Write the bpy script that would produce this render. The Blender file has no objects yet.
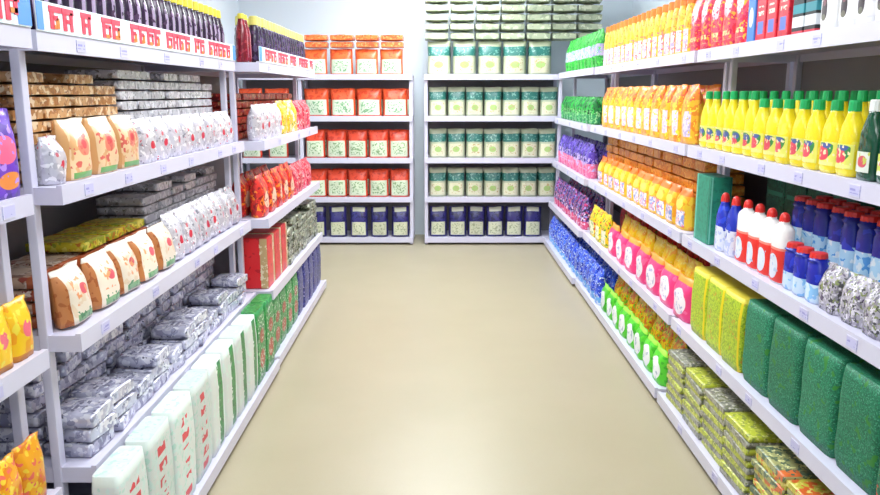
import bpy, bmesh, math, random
from mathutils import Vector, Matrix
random.seed(7)
C = bpy.context.scene.collection
S = bpy.context.scene
PI = math.pi

# ------------------------------------------------------------------ camera, light, exposure
EYE = 1.6
FOCAL_PX = 780.0
cam_data = bpy.data.cameras.new('camera')
cam_data.sensor_fit = 'HORIZONTAL'
cam_data.sensor_width = 36.0
cam_data.lens = 36.0 * FOCAL_PX / 880.0
cam_data.clip_end = 60
cam = bpy.data.objects.new('camera', cam_data)
C.objects.link(cam)
cam.location = (0, 0, EYE)
cam.rotation_euler = (math.radians(90 - 11.2), 0, 0)
S.camera = cam

world = bpy.data.worlds.new('world')
S.world = world
world.use_nodes = True
world.node_tree.nodes['Background'].inputs[0].default_value = (0.85, 0.92, 1.0, 1)
world.node_tree.nodes['Background'].inputs[1].default_value = 0.3

def area(name, loc, sx, sy, power, col=(0.93, 0.97, 1.0)):
    l = bpy.data.lights.new(name, 'AREA')
    l.shape = 'RECTANGLE'
    l.size, l.size_y, l.energy, l.color = sx, sy, power, col
    o = bpy.data.objects.new(name, l)
    C.objects.link(o)
    o.location = loc
    return o

# unseen ceiling lamps, hung low; the uplights are added as soft room fill
for yy, zz, pw in ((-1.4, 2.65, 15), (0.8, 2.65, 17), (3.0, 2.7, 25), (5.2, 2.75, 34), (7.4, 2.85, 44)):  # the one behind the camera is added to light the fronts
    area('ceiling_lamp', (0, yy, zz), 1.0, 1.3, pw)
    up = area('fill_uplight', (0, yy, zz + 0.03), 1.0, 1.3, pw * 0.9)
    up.rotation_euler = (PI, 0, 0)

S.view_settings.view_transform = 'Standard'
S.view_settings.look = 'None'
S.view_settings.exposure = 0.28
S.view_settings.gamma = 1.0
S.view_settings.use_curve_mapping = False

# ------------------------------------------------------------------ helpers
def lin(h):
    h = h.lstrip('#')
    out = []
    for i in (0, 2, 4):
        c = int(h[i:i + 2], 16) / 255.0
        out.append(c / 12.92 if c <= 0.04045 else ((c + 0.055) / 1.055) ** 2.4)
    return (out[0], out[1], out[2], 1.0)

class NB:
    """small node builder"""
    def __init__(self, name):
        self.m = bpy.data.materials.new(name)
        self.m.use_nodes = True
        self.t = self.m.node_tree
        self.p = self.t.nodes['Principled BSDF']
    def n(self, typ, **kw):
        x = self.t.nodes.new(typ)
        for k, v in kw.items():
            setattr(x, k, v)
        return x
    def l(self, a, b):
        self.t.links.new(a, b)
    def math(self, op, a, b=None, c=None):
        x = self.n('ShaderNodeMath', operation=op)
        for i, v in enumerate((a, b, c)):
            if v is None:
                continue
            if isinstance(v, (int, float)):
                x.inputs[i].default_value = v
            else:
                self.l(v, x.inputs[i])
        return x.outputs[0]
    def mix(self, fac, a, b):
        x = self.n('ShaderNodeMix', data_type='RGBA')
        if isinstance(fac, (int, float)):
            x.inputs[0].default_value = fac
        else:
            self.l(fac, x.inputs[0])
        for i, v in ((6, a), (7, b)):
            if isinstance(v, tuple):
                x.inputs[i].default_value = v
            else:
                self.l(v, x.inputs[i])
        return x.outputs[2]

def print_mat(name, base, ops=(), rough=0.38, metal=0.0, bump=0.0, var=0.10, bump_scale=22, coat=0.0):
    """printed packaging: shapes laid out in the surface's own UV space"""
    b = NB(name)
    uv = b.n('ShaderNodeTexCoord').outputs['UV']
    sep = b.n('ShaderNodeSeparateXYZ')
    b.l(uv, sep.inputs[0])
    u, v = sep.outputs[0], sep.outputs[1]
    info = b.n('ShaderNodeObjectInfo')
    rnd = info.outputs['Random']
    off = b.n('ShaderNodeVectorMath', operation='ADD')
    sc3 = b.n('ShaderNodeVectorMath', operation='SCALE')
    b.l(b.n('ShaderNodeTexCoord').outputs['Object'], sc3.inputs[0])
    sc3.inputs['Scale'].default_value = 5.0
    b.l(sc3.outputs[0], off.inputs[0])
    cmb = b.n('ShaderNodeCombineXYZ')
    b.l(b.math('MULTIPLY', rnd, 37.0), cmb.inputs[2])
    b.l(cmb.outputs[0], off.inputs[1])
    noisevec = off.outputs[0]
    def rect(u0, u1, v0, v1):
        a = b.math('COMPARE', u, (u0 + u1) / 2, (u1 - u0) / 2)
        c = b.math('COMPARE', v, (v0 + v1) / 2, (v1 - v0) / 2)
        return b.math('MULTIPLY', a, c)
    def noise(scale, thresh, detail=1.0):
        x = b.n('ShaderNodeTexNoise')
        x.inputs['Scale'].default_value = scale
        x.inputs['Detail'].default_value = detail
        b.l(noisevec, x.inputs['Vector'])
        return b.math('GREATER_THAN', x.outputs['Fac'], thresh)
    col = lin(base)
    for op in ops:
        k = op[0]
        if k == 'r':
            mask, c = rect(*op[1:5]), op[5]
        elif k == 'e':
            a = b.math('DIVIDE', b.math('SUBTRACT', u, op[1]), op[3])
            d = b.math('DIVIDE', b.math('SUBTRACT', v, op[2]), op[4])
            q = b.math('ADD', b.math('MULTIPLY', a, a), b.math('MULTIPLY', d, d))
            mask, c = b.math('LESS_THAN', q, 1.0), op[5]
        elif k == 'n':
            mask, c = noise(op[1], op[2]), op[3]
            if len(op) > 4:
                mask = b.math('MULTIPLY', mask, rect(*op[4:8]))
        elif k == 't':      # rows of small print
            rows = b.math('GREATER_THAN', b.math('FRACT', b.math('MULTIPLY', v, op[5])), 0.45)
            mask = b.math('MULTIPLY', b.math('MULTIPLY', rect(*op[1:5]), rows), noise(op[7] if len(op) > 7 else 16, 0.47))
            c = op[6]
        mcol = lin(c)
        col = b.mix(mask, col, mcol)
    # per item brightness difference (print runs, dust)
    hsv = b.n('ShaderNodeHueSaturation')
    if isinstance(col, tuple):
        hsv.inputs['Color'].default_value = col
    else:
        b.l(col, hsv.inputs['Color'])
    b.l(b.math('MULTIPLY_ADD', rnd, var * 2, 1 - var), hsv.inputs['Value'])
    hsv.inputs['Saturation'].default_value = 1.0
    b.l(hsv.outputs[0], b.p.inputs['Base Color'])
    b.p.inputs['Roughness'].default_value = rough
    b.p.inputs['Metallic'].default_value = metal
    b.p.inputs['Coat Weight'].default_value = coat
    if bump:
        x = b.n('ShaderNodeTexNoise')
        x.inputs['Scale'].default_value = bump_scale
        x.inputs['Detail'].default_value = 2
        o = b.n('ShaderNodeTexCoord').outputs['Object']
        b.l(o, x.inputs['Vector'])
        bp = b.n('ShaderNodeBump')
        bp.inputs['Strength'].default_value = bump
        bp.inputs['Distance'].default_value = 0.02
        b.l(x.outputs['Fac'], bp.inputs['Height'])
        b.l(bp.outputs[0], b.p.inputs['Normal'])
    return b.m

def plain(name, col, rough=0.45, metal=0.0, var=0.0):
    return print_mat(name, col, (), rough, metal, 0, var)

def mesh_from(name, bm, mats, smooth=False):
    me = bpy.data.meshes.new(name)
    bmesh.ops.recalc_face_normals(bm, faces=bm.faces)
    bm.to_mesh(me)
    bm.free()
    for m in (mats if isinstance(mats, (list, tuple)) else [mats]):
        me.materials.append(m)
    if smooth:
        me.shade_smooth()
    return me

def add_box(bm, x0, x1, y0, y1, z0, z1, mi=0):
    """box with each face mapped to the unit square"""
    uvl = bm.loops.layers.uv.verify()
    vs = [bm.verts.new((x, y, z)) for x in (x0, x1) for y in (y0, y1) for z in (z0, z1)]
    for idx, uvs in (((0, 4, 5, 1), ((0, 0), (1, 0), (1, 1), (0, 1))), ((6, 2, 3, 7), ((0, 0), (1, 0), (1, 1), (0, 1))),
                     ((2, 0, 1, 3), ((0, 0), (1, 0), (1, 1), (0, 1))), ((4, 6, 7, 5), ((0, 0), (1, 0), (1, 1), (0, 1))),
                     ((1, 5, 7, 3), ((0, 0.9), (1, 0.9), (1, 1), (0, 1))), ((2, 6, 4, 0), ((0, 0), (1, 0), (1, 0.1), (0, 0.1)))):
        f = bm.faces.new([vs[i] for i in idx])
        f.material_index = mi
        for lp, q in zip(f.loops, uvs):
            lp[uvl].uv = q

def obj(name, me, parent=None, loc=(0, 0, 0)):
    o = bpy.data.objects.new(name, me)
    C.objects.link(o)
    o.parent = parent
    o.location = loc
    return o

def box_obj(name, dims, m, parent=None, bevel=0.0):
    bm = bmesh.new()
    add_box(bm, *dims)
    if bevel:
        bmesh.ops.bevel(bm, geom=list(bm.edges), offset=bevel, segments=2, profile=0.6, affect='EDGES')
    return obj(name, mesh_from(name, bm, m), parent)

def tag(o, label, cat, group=None):
    o['label'] = label
    o['category'] = cat
    if group:
        o['group'] = group
    return o

def struct(name, dims, m):
    o = box_obj(name, dims, m)
    o['kind'] = 'structure'
    return o

ORD = ('first second third fourth fifth sixth seventh eighth ninth tenth eleventh twelfth thirteenth fourteenth fifteenth '
       'sixteenth seventeenth eighteenth nineteenth twentieth twenty-first twenty-second twenty-third twenty-fourth '
       'twenty-fifth twenty-sixth twenty-seventh twenty-eighth twenty-ninth thirtieth thirty-first thirty-second').split()

# ------------------------------------------------------------------ room shell
def wall_mat(name, col):
    b = NB(name)
    tc = b.n('ShaderNodeTexCoord').outputs['Object']
    x = b.n('ShaderNodeTexNoise')
    x.inputs['Scale'].default_value = 60
    b.l(tc, x.inputs['Vector'])
    bp = b.n('ShaderNodeBump')
    bp.inputs['Strength'].default_value = 0.08
    b.l(x.outputs['Fac'], bp.inputs['Height'])
    b.l(bp.outputs[0], b.p.inputs['Normal'])
    b.p.inputs['Base Color'].default_value = lin(col)
    b.p.inputs['Roughness'].default_value = 0.7
    return b.m

def floor_mat():
    b = NB('floor_vinyl')
    tc = b.n('ShaderNodeTexCoord').outputs['Object']
    x = b.n('ShaderNodeTexNoise')
    x.inputs['Scale'].default_value = 2.2
    x.inputs['Detail'].default_value = 6
    b.l(tc, x.inputs['Vector'])
    col = b.mix(x.outputs['Fac'], lin('#a79e83'), lin('#b4aa91'))
    y = b.n('ShaderNodeTexNoise')
    y.inputs['Scale'].default_value = 90
    b.l(tc, y.inputs['Vector'])
    col = b.mix(b.math('MULTIPLY', b.math('GREATER_THAN', y.outputs['Fac'], 0.62), 0.18), col, lin('#a79c7c'))
    b.l(col, b.p.inputs['Base Color'])
    b.p.inputs['Roughness'].default_value = 0.34
    b.p.inputs['Specular IOR Level'].default_value = 0.4
    return b.m

M_wall = wall_mat('wall_paint', '#e4eff9')
struct('floor', (-2.2, 2.1, -2.6, 8.95, -0.1, 0.0), floor_mat())
struct('wall_back', (-2.2, 2.1, 8.85, 8.95, 0, 3.2), M_wall)
struct('wall_front', (-2.2, 2.1, -2.6, -2.5, 0, 3.2), M_wall)
struct('wall_left', (-2.3, -2.2, -2.6, 8.95, 0, 3.2), M_wall)
struct('wall_right', (2.1, 2.2, -2.6, 8.95, 0, 3.2), M_wall)
struct('ceiling', (-2.3, 2.2, -2.6, 8.95, 3.2, 3.3), wall_mat('ceiling_paint', '#f2f3f2'))

# ------------------------------------------------------------------ shelving racks
M_metal = plain('rack_white_enamel', '#d6d4e8', 0.35)
M_under = plain('rack_board', '#cfc9b8', 0.55)
M_panel = plain('rack_back_panel', '#8f8d92', 0.6)
M_tag = print_mat('price_label_paper', '#d3d1e8', (('r', 0.05, 0.95, 0.1, 0.9, '#c6c4ea'), ('t', 0.1, 0.9, 0.25, 0.75, 3, '#9a98d6', 9)), 0.5, var=0.05)

def rot_for(side):
    return {'R': -PI / 2, 'L': PI / 2, 'B': 0.0}[side]

def tray_mesh(w, d, lip=0.05):
    """open-bottomed steel tray: local x along the rack, front at y = 0, top at z = 0"""
    bm = bmesh.new()
    add_box(bm, 0, w, 0.004, d, -0.016, 0, 1)
    add_box(bm, 0, w, -0.012, 0.004, -lip, 0.006, 0)
    add_box(bm, 0, 0.014, 0.004, d, -lip, -0.016, 0)
    add_box(bm, w - 0.014, w, 0.004, d, -lip, -0.016, 0)
    add_box(bm, 0, w, d - 0.014, d, -lip, -0.016, 0)
    return mesh_from('shelf', bm, [M_metal, M_metal])

def rack(label, side, a0, a1, levels, back, post_front, tags=(), top=None, post_w=0.036):
    """levels: (z, front) per shelf; a0..a1 along the rack; front/back measured across it (away from the aisle = +)"""
    r = bpy.data.objects.new('shelving_rack', None)
    C.objects.link(r)
    r.rotation_euler = (0, 0, rot_for(side))
    w = a1 - a0
    if side == 'R':
        r.location = (0, a1, 0)
    elif side == 'L':
        r.location = (0, a0, 0)
    else:
        r.location = (a0, 0, 0)
    tag(r, label, 'shelf rack', 'white metal shelving racks around the aisle')
    ztop = levels[0][0] - 0.02 if top is None else top
    for px in (0.0, w - post_w):
        for py in (post_front, back - 0.028):
            p = box_obj('post', (px, px + post_w, py, py + 0.028, 0, ztop), M_metal, r, 0.004)
    bp = box_obj('back_panel', (0, w, back, back + 0.012, 0.02, ztop + 0.02), M_panel, r)
    for k, (z, fr) in enumerate(levels):
        sh = obj('shelf', tray_mesh(w - 2 * 0.003, back - fr - 0.002), r, (0.003, fr, z))
        if tags and tags[k]:
            n = tags[k]
            for i in range(n):
                x = w * (i + 0.5 + random.uniform(-0.2, 0.2)) / n
                bm = bmesh.new()
                add_box(bm, x - 0.03, x + 0.03, -0.0145, -0.012, -0.042, -0.006)
                obj('price_label', mesh_from('price_label', bm, M_tag), sh)
    return r

ZR = (1.795, 1.345, 0.905, 0.475, 0.075)
ZL = (1.765, 1.335, 0.895, 0.475, 0.075)
ZB = (1.785, 1.36, 0.925, 0.51, 0.075)
ZN = (1.765, 1.322, 0.878, 0.45, 0.075)
# right side, three bays
FRn = (1.24, 1.22, 1.22, 1.19, 1.14)
FRf = (1.23, 1.20, 1.19, 1.16, 1.12)
rack('white metal rack holding yellow bottles and dark green scrubber packs', 'R', 1.3, 3.83, list(zip(ZR, FRn)), 1.72, 1.385, (7, 7, 7, 6, 4))
rack('white metal rack of orange and pink packs between two others', 'R', 3.87, 6.33, list(zip(ZR, FRn)), 1.72, 1.385, (6, 6, 5, 5, 0))
rack('white metal rack of purple and blue pouches beside the far corner', 'R', 6.37, 8.18, list(zip(ZR, FRf)), 1.72, 1.37, (3, 3, 3, 0, 0))
# left side, near bay, long bay, far bay   (measured across: aisle centre = 0, so front is +)
FLn = (1.09, 1.13, 1.13, 1.13, 1.1)
FLa = (1.12, 1.09, 1.075, 1.065, 0.945)
FLb = (1.00, 0.99, 0.985, 0.975, 0.955)
rack('partly seen white rack of yellow and purple packs at photo edge', 'L', 0.9, 2.13, list(zip(ZN, FLn)), 1.62, 1.2, (3, 3, 3, 3, 0))
rack('long white rack of silver and tan packets under red lettered banner', 'L', 2.21, 4.33, list(zip(ZL, FLa)), 1.62, 1.16, (5, 6, 5, 4, 0))
rack('white rack of red and green packs ending before the back wall', 'L', 4.37, 6.30, list(zip(ZL, FLb)), 1.62, 1.13, (3, 3, 0, 0, 0))
# back wall
YB = 8.24
rack('white rack of orange topped pouches along the back wall', 'B', -1.475, -0.285, [(z, YB) for z in ZB], 8.7, YB + 0.02)
rack('white back wall rack half hidden behind the tall packet shelves', 'B', -2.15, -1.49, [(z, YB) for z in ZB], 8.7, YB + 0.02)
rack('white rack of green banded cream bags along the back wall', 'B', -0.165, 1.27, [(z, YB) for z in ZB], 8.7, YB + 0.02)

# ------------------------------------------------------------------ package meshes (local: front = -y, base at z = 0)
def ring_loft(rings, uvs, m, name, smooth=True, mi=None):
    bm = bmesh.new()
    uvl = bm.loops.layers.uv.verify()
    vr = [[bm.verts.new(p) for p in r] for r in rings]
    n = len(rings[0])
    for j in range(len(rings) - 1):
        for i in range(n):
            k = (i + 1) % n
            f = bm.faces.new((vr[j][i], vr[j][k], vr[j + 1][k], vr[j + 1][i]))
            f.smooth = smooth
            q = (uvs[j][i], uvs[j][i + 1], uvs[j + 1][i + 1], uvs[j + 1][i])
            for lp, t in zip(f.loops, q):
                lp[uvl].uv = t
    for r, us in ((vr[0], uvs[0]), (vr[-1], uvs[-1])):
        f = bm.faces.new(r)
        for lp, t in zip(f.loops, us):
            lp[uvl].uv = t
    bmesh.ops.recalc_face_normals(bm, faces=bm.faces)
    me = bpy.data.meshes.new(name)
    bm.to_mesh(me)
    bm.free()
    me.materials.append(m)
    return me

def pouch_mesh(name, w, h, d, m, seed=0, pillow=False, flat=False, nu=9, nv=11, sag=0.0, edge=0.86):
    """bag with heat-sealed edge; standing (front -y) or lying flat (face up)"""
    rg = random.Random(seed * 31 + 5)
    ph = [rg.uniform(0, 6.28) for _ in range(6)]
    rings, uvs = [], []
    for j in range(nv + 1):
        v = j / nv
        if pillow:
            g = max(edge if flat else 0.16, math.sin(PI * min(1, max(0, (v - 0.03) / 0.94))) ** 0.42)
        else:
            g = (1 - 0.9 * max(0.0, (v - 0.45) / 0.48) ** 2.6) * (0.86 + 0.14 * min(1, v / 0.2)) if v < 0.93 else 0.06
            g = max(g, 0.04)
        if v in (0.0, 1.0) and pillow:
            g = edge - 0.02 if flat else 0.1
        wi = w * (1 - (0.05 * g if pillow else 0.04 * (1 - v) * 0)) * (1 + 0.012 * math.sin(5 * v + ph[0]))
        front, back, uf, ub = [], [], [], []
        for i in range(nu + 1):
            u = -1 + 2 * i / nu
            t = d / 2 * g * max(0.9 if flat else 0.22 if pillow else 0.0, (max(0.0, 1 - abs(u) ** 4)) ** 0.6)
            dent = 1 + (0.1 if flat else 0.12) * math.sin(4 * u + 3 * v + ph[1]) * math.sin(6 * v + ph[2]) + 0.05 * math.sin(11 * u + ph[3]) * math.sin(9 * v + ph[4])
            wave = 0.0 if flat else 0.06 * d * math.sin(5 * u + ph[5]) if v > 0.92 or (pillow and v < 0.08) else 0.0
            x = u * wi / 2
            z = v * h * (1 + 0.01 * math.sin(3 * u + ph[2]))
            front.append((x, -t * dent - 0.0012 + wave, z))
            back.append((x, t + 0.0012 + wave, z))
            uf.append(((u + 1) / 2, v))
        ring = front + back[::-1]
        uvr = uf + uf[::-1]
        if flat:
            ring = [(x, z - h / 2, -y * 0.9 + d / 2 * 0.9 + sag * 0) for x, y, z in ring]
        rings.append(ring)
        uvs.append(uvr + [uvr[0]])
    me = ring_loft(rings, uvs, m, name)
    if flat:
        zs = min(v.co.z for v in me.vertices)
        for v in me.vertices:
            v.co.z -= zs
    else:
        zs = min(v.co.z for v in me.vertices)
        for v in me.vertices:
            v.co.z -= zs
    return me

def lathe_mesh(name, secs, m, n=20, ex=2.4, smooth=True):
    """bottle body from (z, half width, half depth) sections with rounded-rectangle plan; u = 0.5 faces front"""
    rings, uvs = [], []
    zmax = secs[-1][0]
    z0 = secs[0][0]
    for z, rx, ry in secs:
        r, q = [], []
        for i in range(n):
            a = -PI / 2 - PI + 2 * PI * i / n
            ca, sa = math.cos(a), math.sin(a)
            r.append((rx * math.copysign(abs(ca) ** (2 / ex), ca), ry * math.copysign(abs(sa) ** (2 / ex), sa), z))
            q.append((i / n, (z - z0) / (zmax - z0)))
        rings.append(r)
        uvs.append(q + [(1.0, q[0][1])])
    return ring_loft(rings, uvs, m, name, smooth)

def shell_mesh(name, secs, m, a0, a1, n=12, ex=2.4, out=0.0012):
    """label wrapped on the front of a bottle body over the sections given, from angle fraction a0 to a1 (0.5 = front)"""
    bm = bmesh.new()
    uvl = bm.loops.layers.uv.verify()
    grid = []
    for j, (z, rx, ry) in enumerate(secs):
        row = []
        for i in range(n + 1):
            f = a0 + (a1 - a0) * i / n
            a = -PI / 2 - PI + 2 * PI * f
            ca, sa = math.cos(a), math.sin(a)
            row.append(bm.verts.new(((rx + out) * math.copysign(abs(ca) ** (2 / ex), ca), (ry + out) * math.copysign(abs(sa) ** (2 / ex), sa), z)))
        grid.append(row)
    ns = len(secs) - 1
    for j in range(ns):
        for i in range(n):
            f = bm.faces.new((grid[j][i], grid[j][i + 1], grid[j + 1][i + 1], grid[j + 1][i]))
            f.smooth = True
            for lp, q in zip(f.loops, ((i / n, j / ns), ((i + 1) / n, j / ns), ((i + 1) / n, (j + 1) / ns), (i / n, (j + 1) / ns))):
                lp[uvl].uv = q
    bmesh.ops.recalc_face_normals(bm, faces=bm.faces)
    if bm.faces and sum(f.normal.y * f.calc_area() for f in bm.faces) > 0:
        bmesh.ops.reverse_faces(bm, faces=bm.faces)
    me = bpy.data.meshes.new(name)
    bm.to_mesh(me)
    bm.free()
    me.materials.append(m)
    return me

def cap_mesh(name, r, h, m, n=24, taper=0.92, dome=False):
    rings, uvs = [], []
    prof = [(0, 1.0), (0.75, 1.0), (0.93, 0.96), (1.0, 0.82)] if not dome else [(0, 1.0), (0.5, 0.95), (0.8, 0.75), (0.95, 0.45), (1, 0.2)]
    for t, s in prof:
        rr, q = [], []
        for i in range(n):
            a = 2 * PI * i / n
            k = r * s * (1 - (1 - taper) * t) * (1.0 if (i % 2 or t > 0.9) else 0.95)
            rr.append((k * math.cos(a), k * math.sin(a), t * h))
            q.append((i / n, t))
        rings.append(rr)
        uvs.append(q + [(1.0, t)])
    return ring_loft(rings, uvs, m, name, False)

def carton_mesh(name, w, h, d, m, bev=0.004):
    bm = bmesh.new()
    add_box(bm, -w / 2, w / 2, -d / 2, d / 2, 0, h)
    bmesh.ops.bevel(bm, geom=list(bm.edges), offset=bev, segments=2, profile=0.6, affect='EDGES')
    return mesh_from(name, bm, m)

def plump_mesh(name, w, h, d, m, seed=0, k=0.012, n=7):
    """soft block-shaped pack: box with bulging faces and rounded corners"""
    rg = random.Random(seed * 7 + 1)
    ph = [rg.uniform(0, 6.28) for _ in range(4)]
    rings, uvs = [], []
    nz = 10
    for j in range(nz + 1):
        v = j / nz
        s = 1 - 0.05 * (abs(2 * v - 1) ** 12)
        bul = 1 + k * 4 * math.sin(PI * v) / max(d, 0.05) * 0.2
        r, q = [], []
        m_ = 4 * n
        for i in range(m_):
            a = -PI / 2 - PI + 2 * PI * i / m_
            ca, sa = math.cos(a), math.sin(a)
            x = w / 2 * s * math.copysign(abs(ca) ** 0.22, ca)
            y = d / 2 * s * bul * math.copysign(abs(sa) ** 0.22, sa)
            wob = 1 + 0.02 * math.sin(3 * a + 7 * v + ph[0]) + 0.015 * math.sin(13 * v + ph[1])
            r.append((x, y * wob, v * h))
            q.append((min(1, max(0, x / w + 0.5)) if abs(sa) > 0.3 else (0.02 if ca < 0 else 0.98), v))
        rings.append(r)
        uvs.append(q + [q[0]])
    return ring_loft(rings, uvs, m, name)

# ------------------------------------------------------------------ kinds: prototype objects, then copies
class Kind:
    """variants: list of part lists; a part is (name, mesh, offset). One unnamed part makes the thing that mesh itself."""
    def __init__(self, name, cat, w, h, d, variants):
        self.name, self.cat, self.w, self.h, self.d = name, cat, w, h, d
        self.variants = variants
        self.proto = {}
    def put(self, loc, rz, label, group, vi=0, tilt=(0, 0)):
        vi %= len(self.variants)
        if vi not in self.proto:
            parts = self.variants[vi]
            if len(parts) == 1:
                r = bpy.data.objects.new(self.name, parts[0][1])
                C.objects.link(r)
                kids = []
            else:
                r = bpy.data.objects.new(self.name, None)
                r.empty_display_size = 0.05
                C.objects.link(r)
                kids = []
                for pn, me, off in parts:
                    c = obj(pn, me, r, off)
                    kids.append(c)
            self.proto[vi] = (r, kids)
        else:
            p, pk = self.proto[vi]
            r = p.copy()
            C.objects.link(r)
            for k in pk:
                c = k.copy()
                C.objects.link(c)
                c.parent = r
        r.location = loc
        r.rotation_euler = (tilt[0], tilt[1], rz)
        nw = len(label.replace(',', '').split())
        if nw > 16 or nw < 4:
            print('LABEL LENGTH', nw, label)
        tag(r, label, self.cat, group)
        return r

def pouch_kind(name, cat, w, h, d, m, nvar=3, **kw):
    return Kind(name, cat, w, h, d, [[('', pouch_mesh(name, w, h, d, m, seed=s + 1, **kw), (0, 0, 0))] for s in range(nvar)])

def world_pos(side, along, across, z):
    if side == 'R':
        return (across, along, z)
    if side == 'L':
        return (-across, along, z)
    return (along, across, z)

def row(kind, side, a0, n, pitch, across, z, desc, group, end='near end', rowname='', jit=0.004, rj=0.05, lean=0.0, start=0):
    """n things in a line; across = where their fronts are; counted from the near end (side racks) or the left (back wall)"""
    for i in range(n):
        a = a0 + (i + 0.5) * pitch + random.uniform(-jit, jit)
        c = across + kind.d / 2 + random.uniform(0, 0.006)
        dz = 0.0015 + (kind.d / 2 * math.sin(abs(lean) + 0.01) + 0.001 if lean else 0)
        lab = f"{desc}, {rowname + ', ' if rowname else ''}{ORD[i + start]} from {end}"
        if n == 1 and start == 0:
            lab = f"{desc}{', ' + rowname if rowname else ''}"
        kind.put(world_pos(side, a, c, z + dz), rot_for(side) + random.uniform(-rj, rj), lab, group, i + len(rowname), (lean + random.uniform(-0.01, 0.01) if lean else 0, 0))

def piles(kind, side, a0, n, pitch, across, z, layers, desc, group, step=None, rj=0.06, jit=0.008, end='near end'):
    """n stacks of lying packets"""
    step = step or kind.h
    for i in range(n):
        L = layers[i % len(layers)] if isinstance(layers, (list, tuple)) else layers
        for k in range(L):
            a = a0 + (i + 0.5) * pitch + random.uniform(-jit, jit)
            c = across + kind.d / 2 + random.uniform(-0.004, 0.007)
            dsc = desc if isinstance(desc, str) else desc[(i * 3 + k) % len(desc)]
            if n > 1:
                lab = f"{dsc}, {ORD[i]} stack from {end}, {ORD[k]} from bottom"
            else:
                lab = f"{dsc}, {ORD[k]} from bottom"
            kind.put(world_pos(side, a, c, z + 0.0015 + k * step), rot_for(side) + random.uniform(-rj, rj), lab, group, i * 3 + k)

def flat_kind(name, cat, w, l, t, m, nvar=3, edge=0.86):
    k = Kind(name, cat, w, t, l, [[('', pouch_mesh(name, w, l, t, m, seed=s + 11, pillow=True, flat=True, edge=edge), (0, 0, 0))] for s in range(nvar)])
    k.h = max(max(v.co.z for v in p[0][1].vertices) for p in k.variants) * 1.0
    return k

def bottle_kind(name, cat, w, h, d, body_m, cap_m, neck=0.62, cap_r=0.016, cap_h=0.03, label=None, label_z=(0.1, 0.5), label_a=(0.3, 0.7), ex=2.6, shoulder=0.75, dome=False, waist=1.0):
    hb = h - cap_h
    secs = [(0, w / 2 * 0.9, d / 2 * 0.86), (0.012, w / 2, d / 2), (hb * 0.25, w / 2, d / 2), (hb * 0.45, w / 2 * waist, d / 2 * waist), (hb * shoulder, w / 2 * 0.97, d / 2 * 0.97),
            (hb * (shoulder + (1 - shoulder) * 0.35), w / 2 * 0.8, d / 2 * 0.85), (hb * (shoulder + (1 - shoulder) * 0.68), max(cap_r * 1.15, w / 2 * 0.42), max(cap_r * 1.1, d / 2 * 0.5)), (hb * 0.965, cap_r * 0.9, cap_r * 0.9), (hb + 0.002, cap_r * 0.9, cap_r * 0.9)]
    parts = [('body', lathe_mesh('body', secs, body_m, ex=ex), (0, 0, 0)), ('cap', cap_mesh('cap', cap_r, cap_h, cap_m, dome=dome), (0, 0, hb))]
    if label:
        lz0, lz1 = label_z[0] * hb, label_z[1] * hb
        def at(z):
            for (za, xa, ya), (zb, xb, yb) in zip(secs, secs[1:]):
                if za <= z <= zb:
                    t = (z - za) / (zb - za)
                    return (z, xa + (xb - xa) * t, ya + (yb - ya) * t)
            return secs[-1]
        ls = [at(lz0)] + [s for s in secs if lz0 < s[0] < lz1] + [at(lz1)]
        parts.append(('label', shell_mesh('label', ls, label, label_a[0], label_a[1], ex=ex), (0, 0, 0)))
    return Kind(name, cat, w, h, d, [parts])

# ------------------------------------------------------------------ red lettered banners along the top edge of the long racks
M_ban = print_mat('banner_paper', '#e9f6fb', (('n', 9, 0.6, '#d3f0f4'),), 0.5, var=0)
M_red = plain('banner_red', '#f0405c', 0.5)
M_orange = plain('banner_orange', '#f58a3a', 0.5)
M_blue = plain('banner_blue', '#5b9df0', 0.5)

def glyph(bm, x, z, w, h, rg):
    """one letter-like mark: a few bold strokes"""
    kind = rg.randrange(5)
    bars = [(0, 1, 0.74, 1.0, 0), (0.06, 0.36, 0, 0.75, 0)]
    if kind == 0:
        bars += [(0.62, 0.86, 0.25, 0.85, 0), (0.3, 0.85, 0.3, 0.5, 1)]
    elif kind == 1:
        bars += [(0.3, 0.9, 0.0, 0.2, 1), (0.66, 0.9, 0.1, 0.6, 1), (0.3, 0.9, 0.45, 0.62, 0)]
    elif kind == 2:
        bars += [(0.66, 0.9, 0.0, 0.85, 0), (0.3, 0.7, 0.35, 0.52, 0)]
    elif kind == 3:
        bars += [(0.3, 0.7, 0.4, 0.6, 0), (0.55, 0.8, 0.05, 0.5, 1), (0.3, 0.6, 0.02, 0.2, 1)]
    else:
        bars += [(0.45, 0.95, 0.48, 0.66, 0), (0.74, 0.95, 0.05, 0.6, 0), (0.4, 0.8, 0.0, 0.18, 1)]
    for x0, x1, z0, z1, mi in bars:
        add_box(bm, x + x0 * w, x + x1 * w, -0.0025, 0.0, z + z0 * h, z + z1 * h, mi)

def banner(label, a0, a1, front, z, words, tabs):
    r = bpy.data.objects.new('shelf_banner', None)
    C.objects.link(r)
    r.location = (-front + 0.0125, a0, z)
    r.rotation_euler = (0, 0, PI / 2)
    tag(r, label, 'banner', 'red lettered banners along the top shelf edge')
    w = a1 - a0
    box_obj('panel', (0, w, -0.004, 0, 0, 0.082), M_ban, r, 0.001)
    for t0, t1 in tabs:
        box_obj('blue_tab', (t0, t1, -0.0055, -0.004, 0.004, 0.08), M_blue, r)
    rg = random.Random(len(label))
    for x, n in words:
        bm = bmesh.new()
        for i in range(n):
            glyph(bm, x + i * 0.078, 0.01, 0.072, 0.064, rg)
        o = obj('lettering', mesh_from('lettering', bm, [M_red, M_orange]), r, (0, -0.004, 0))

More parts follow.
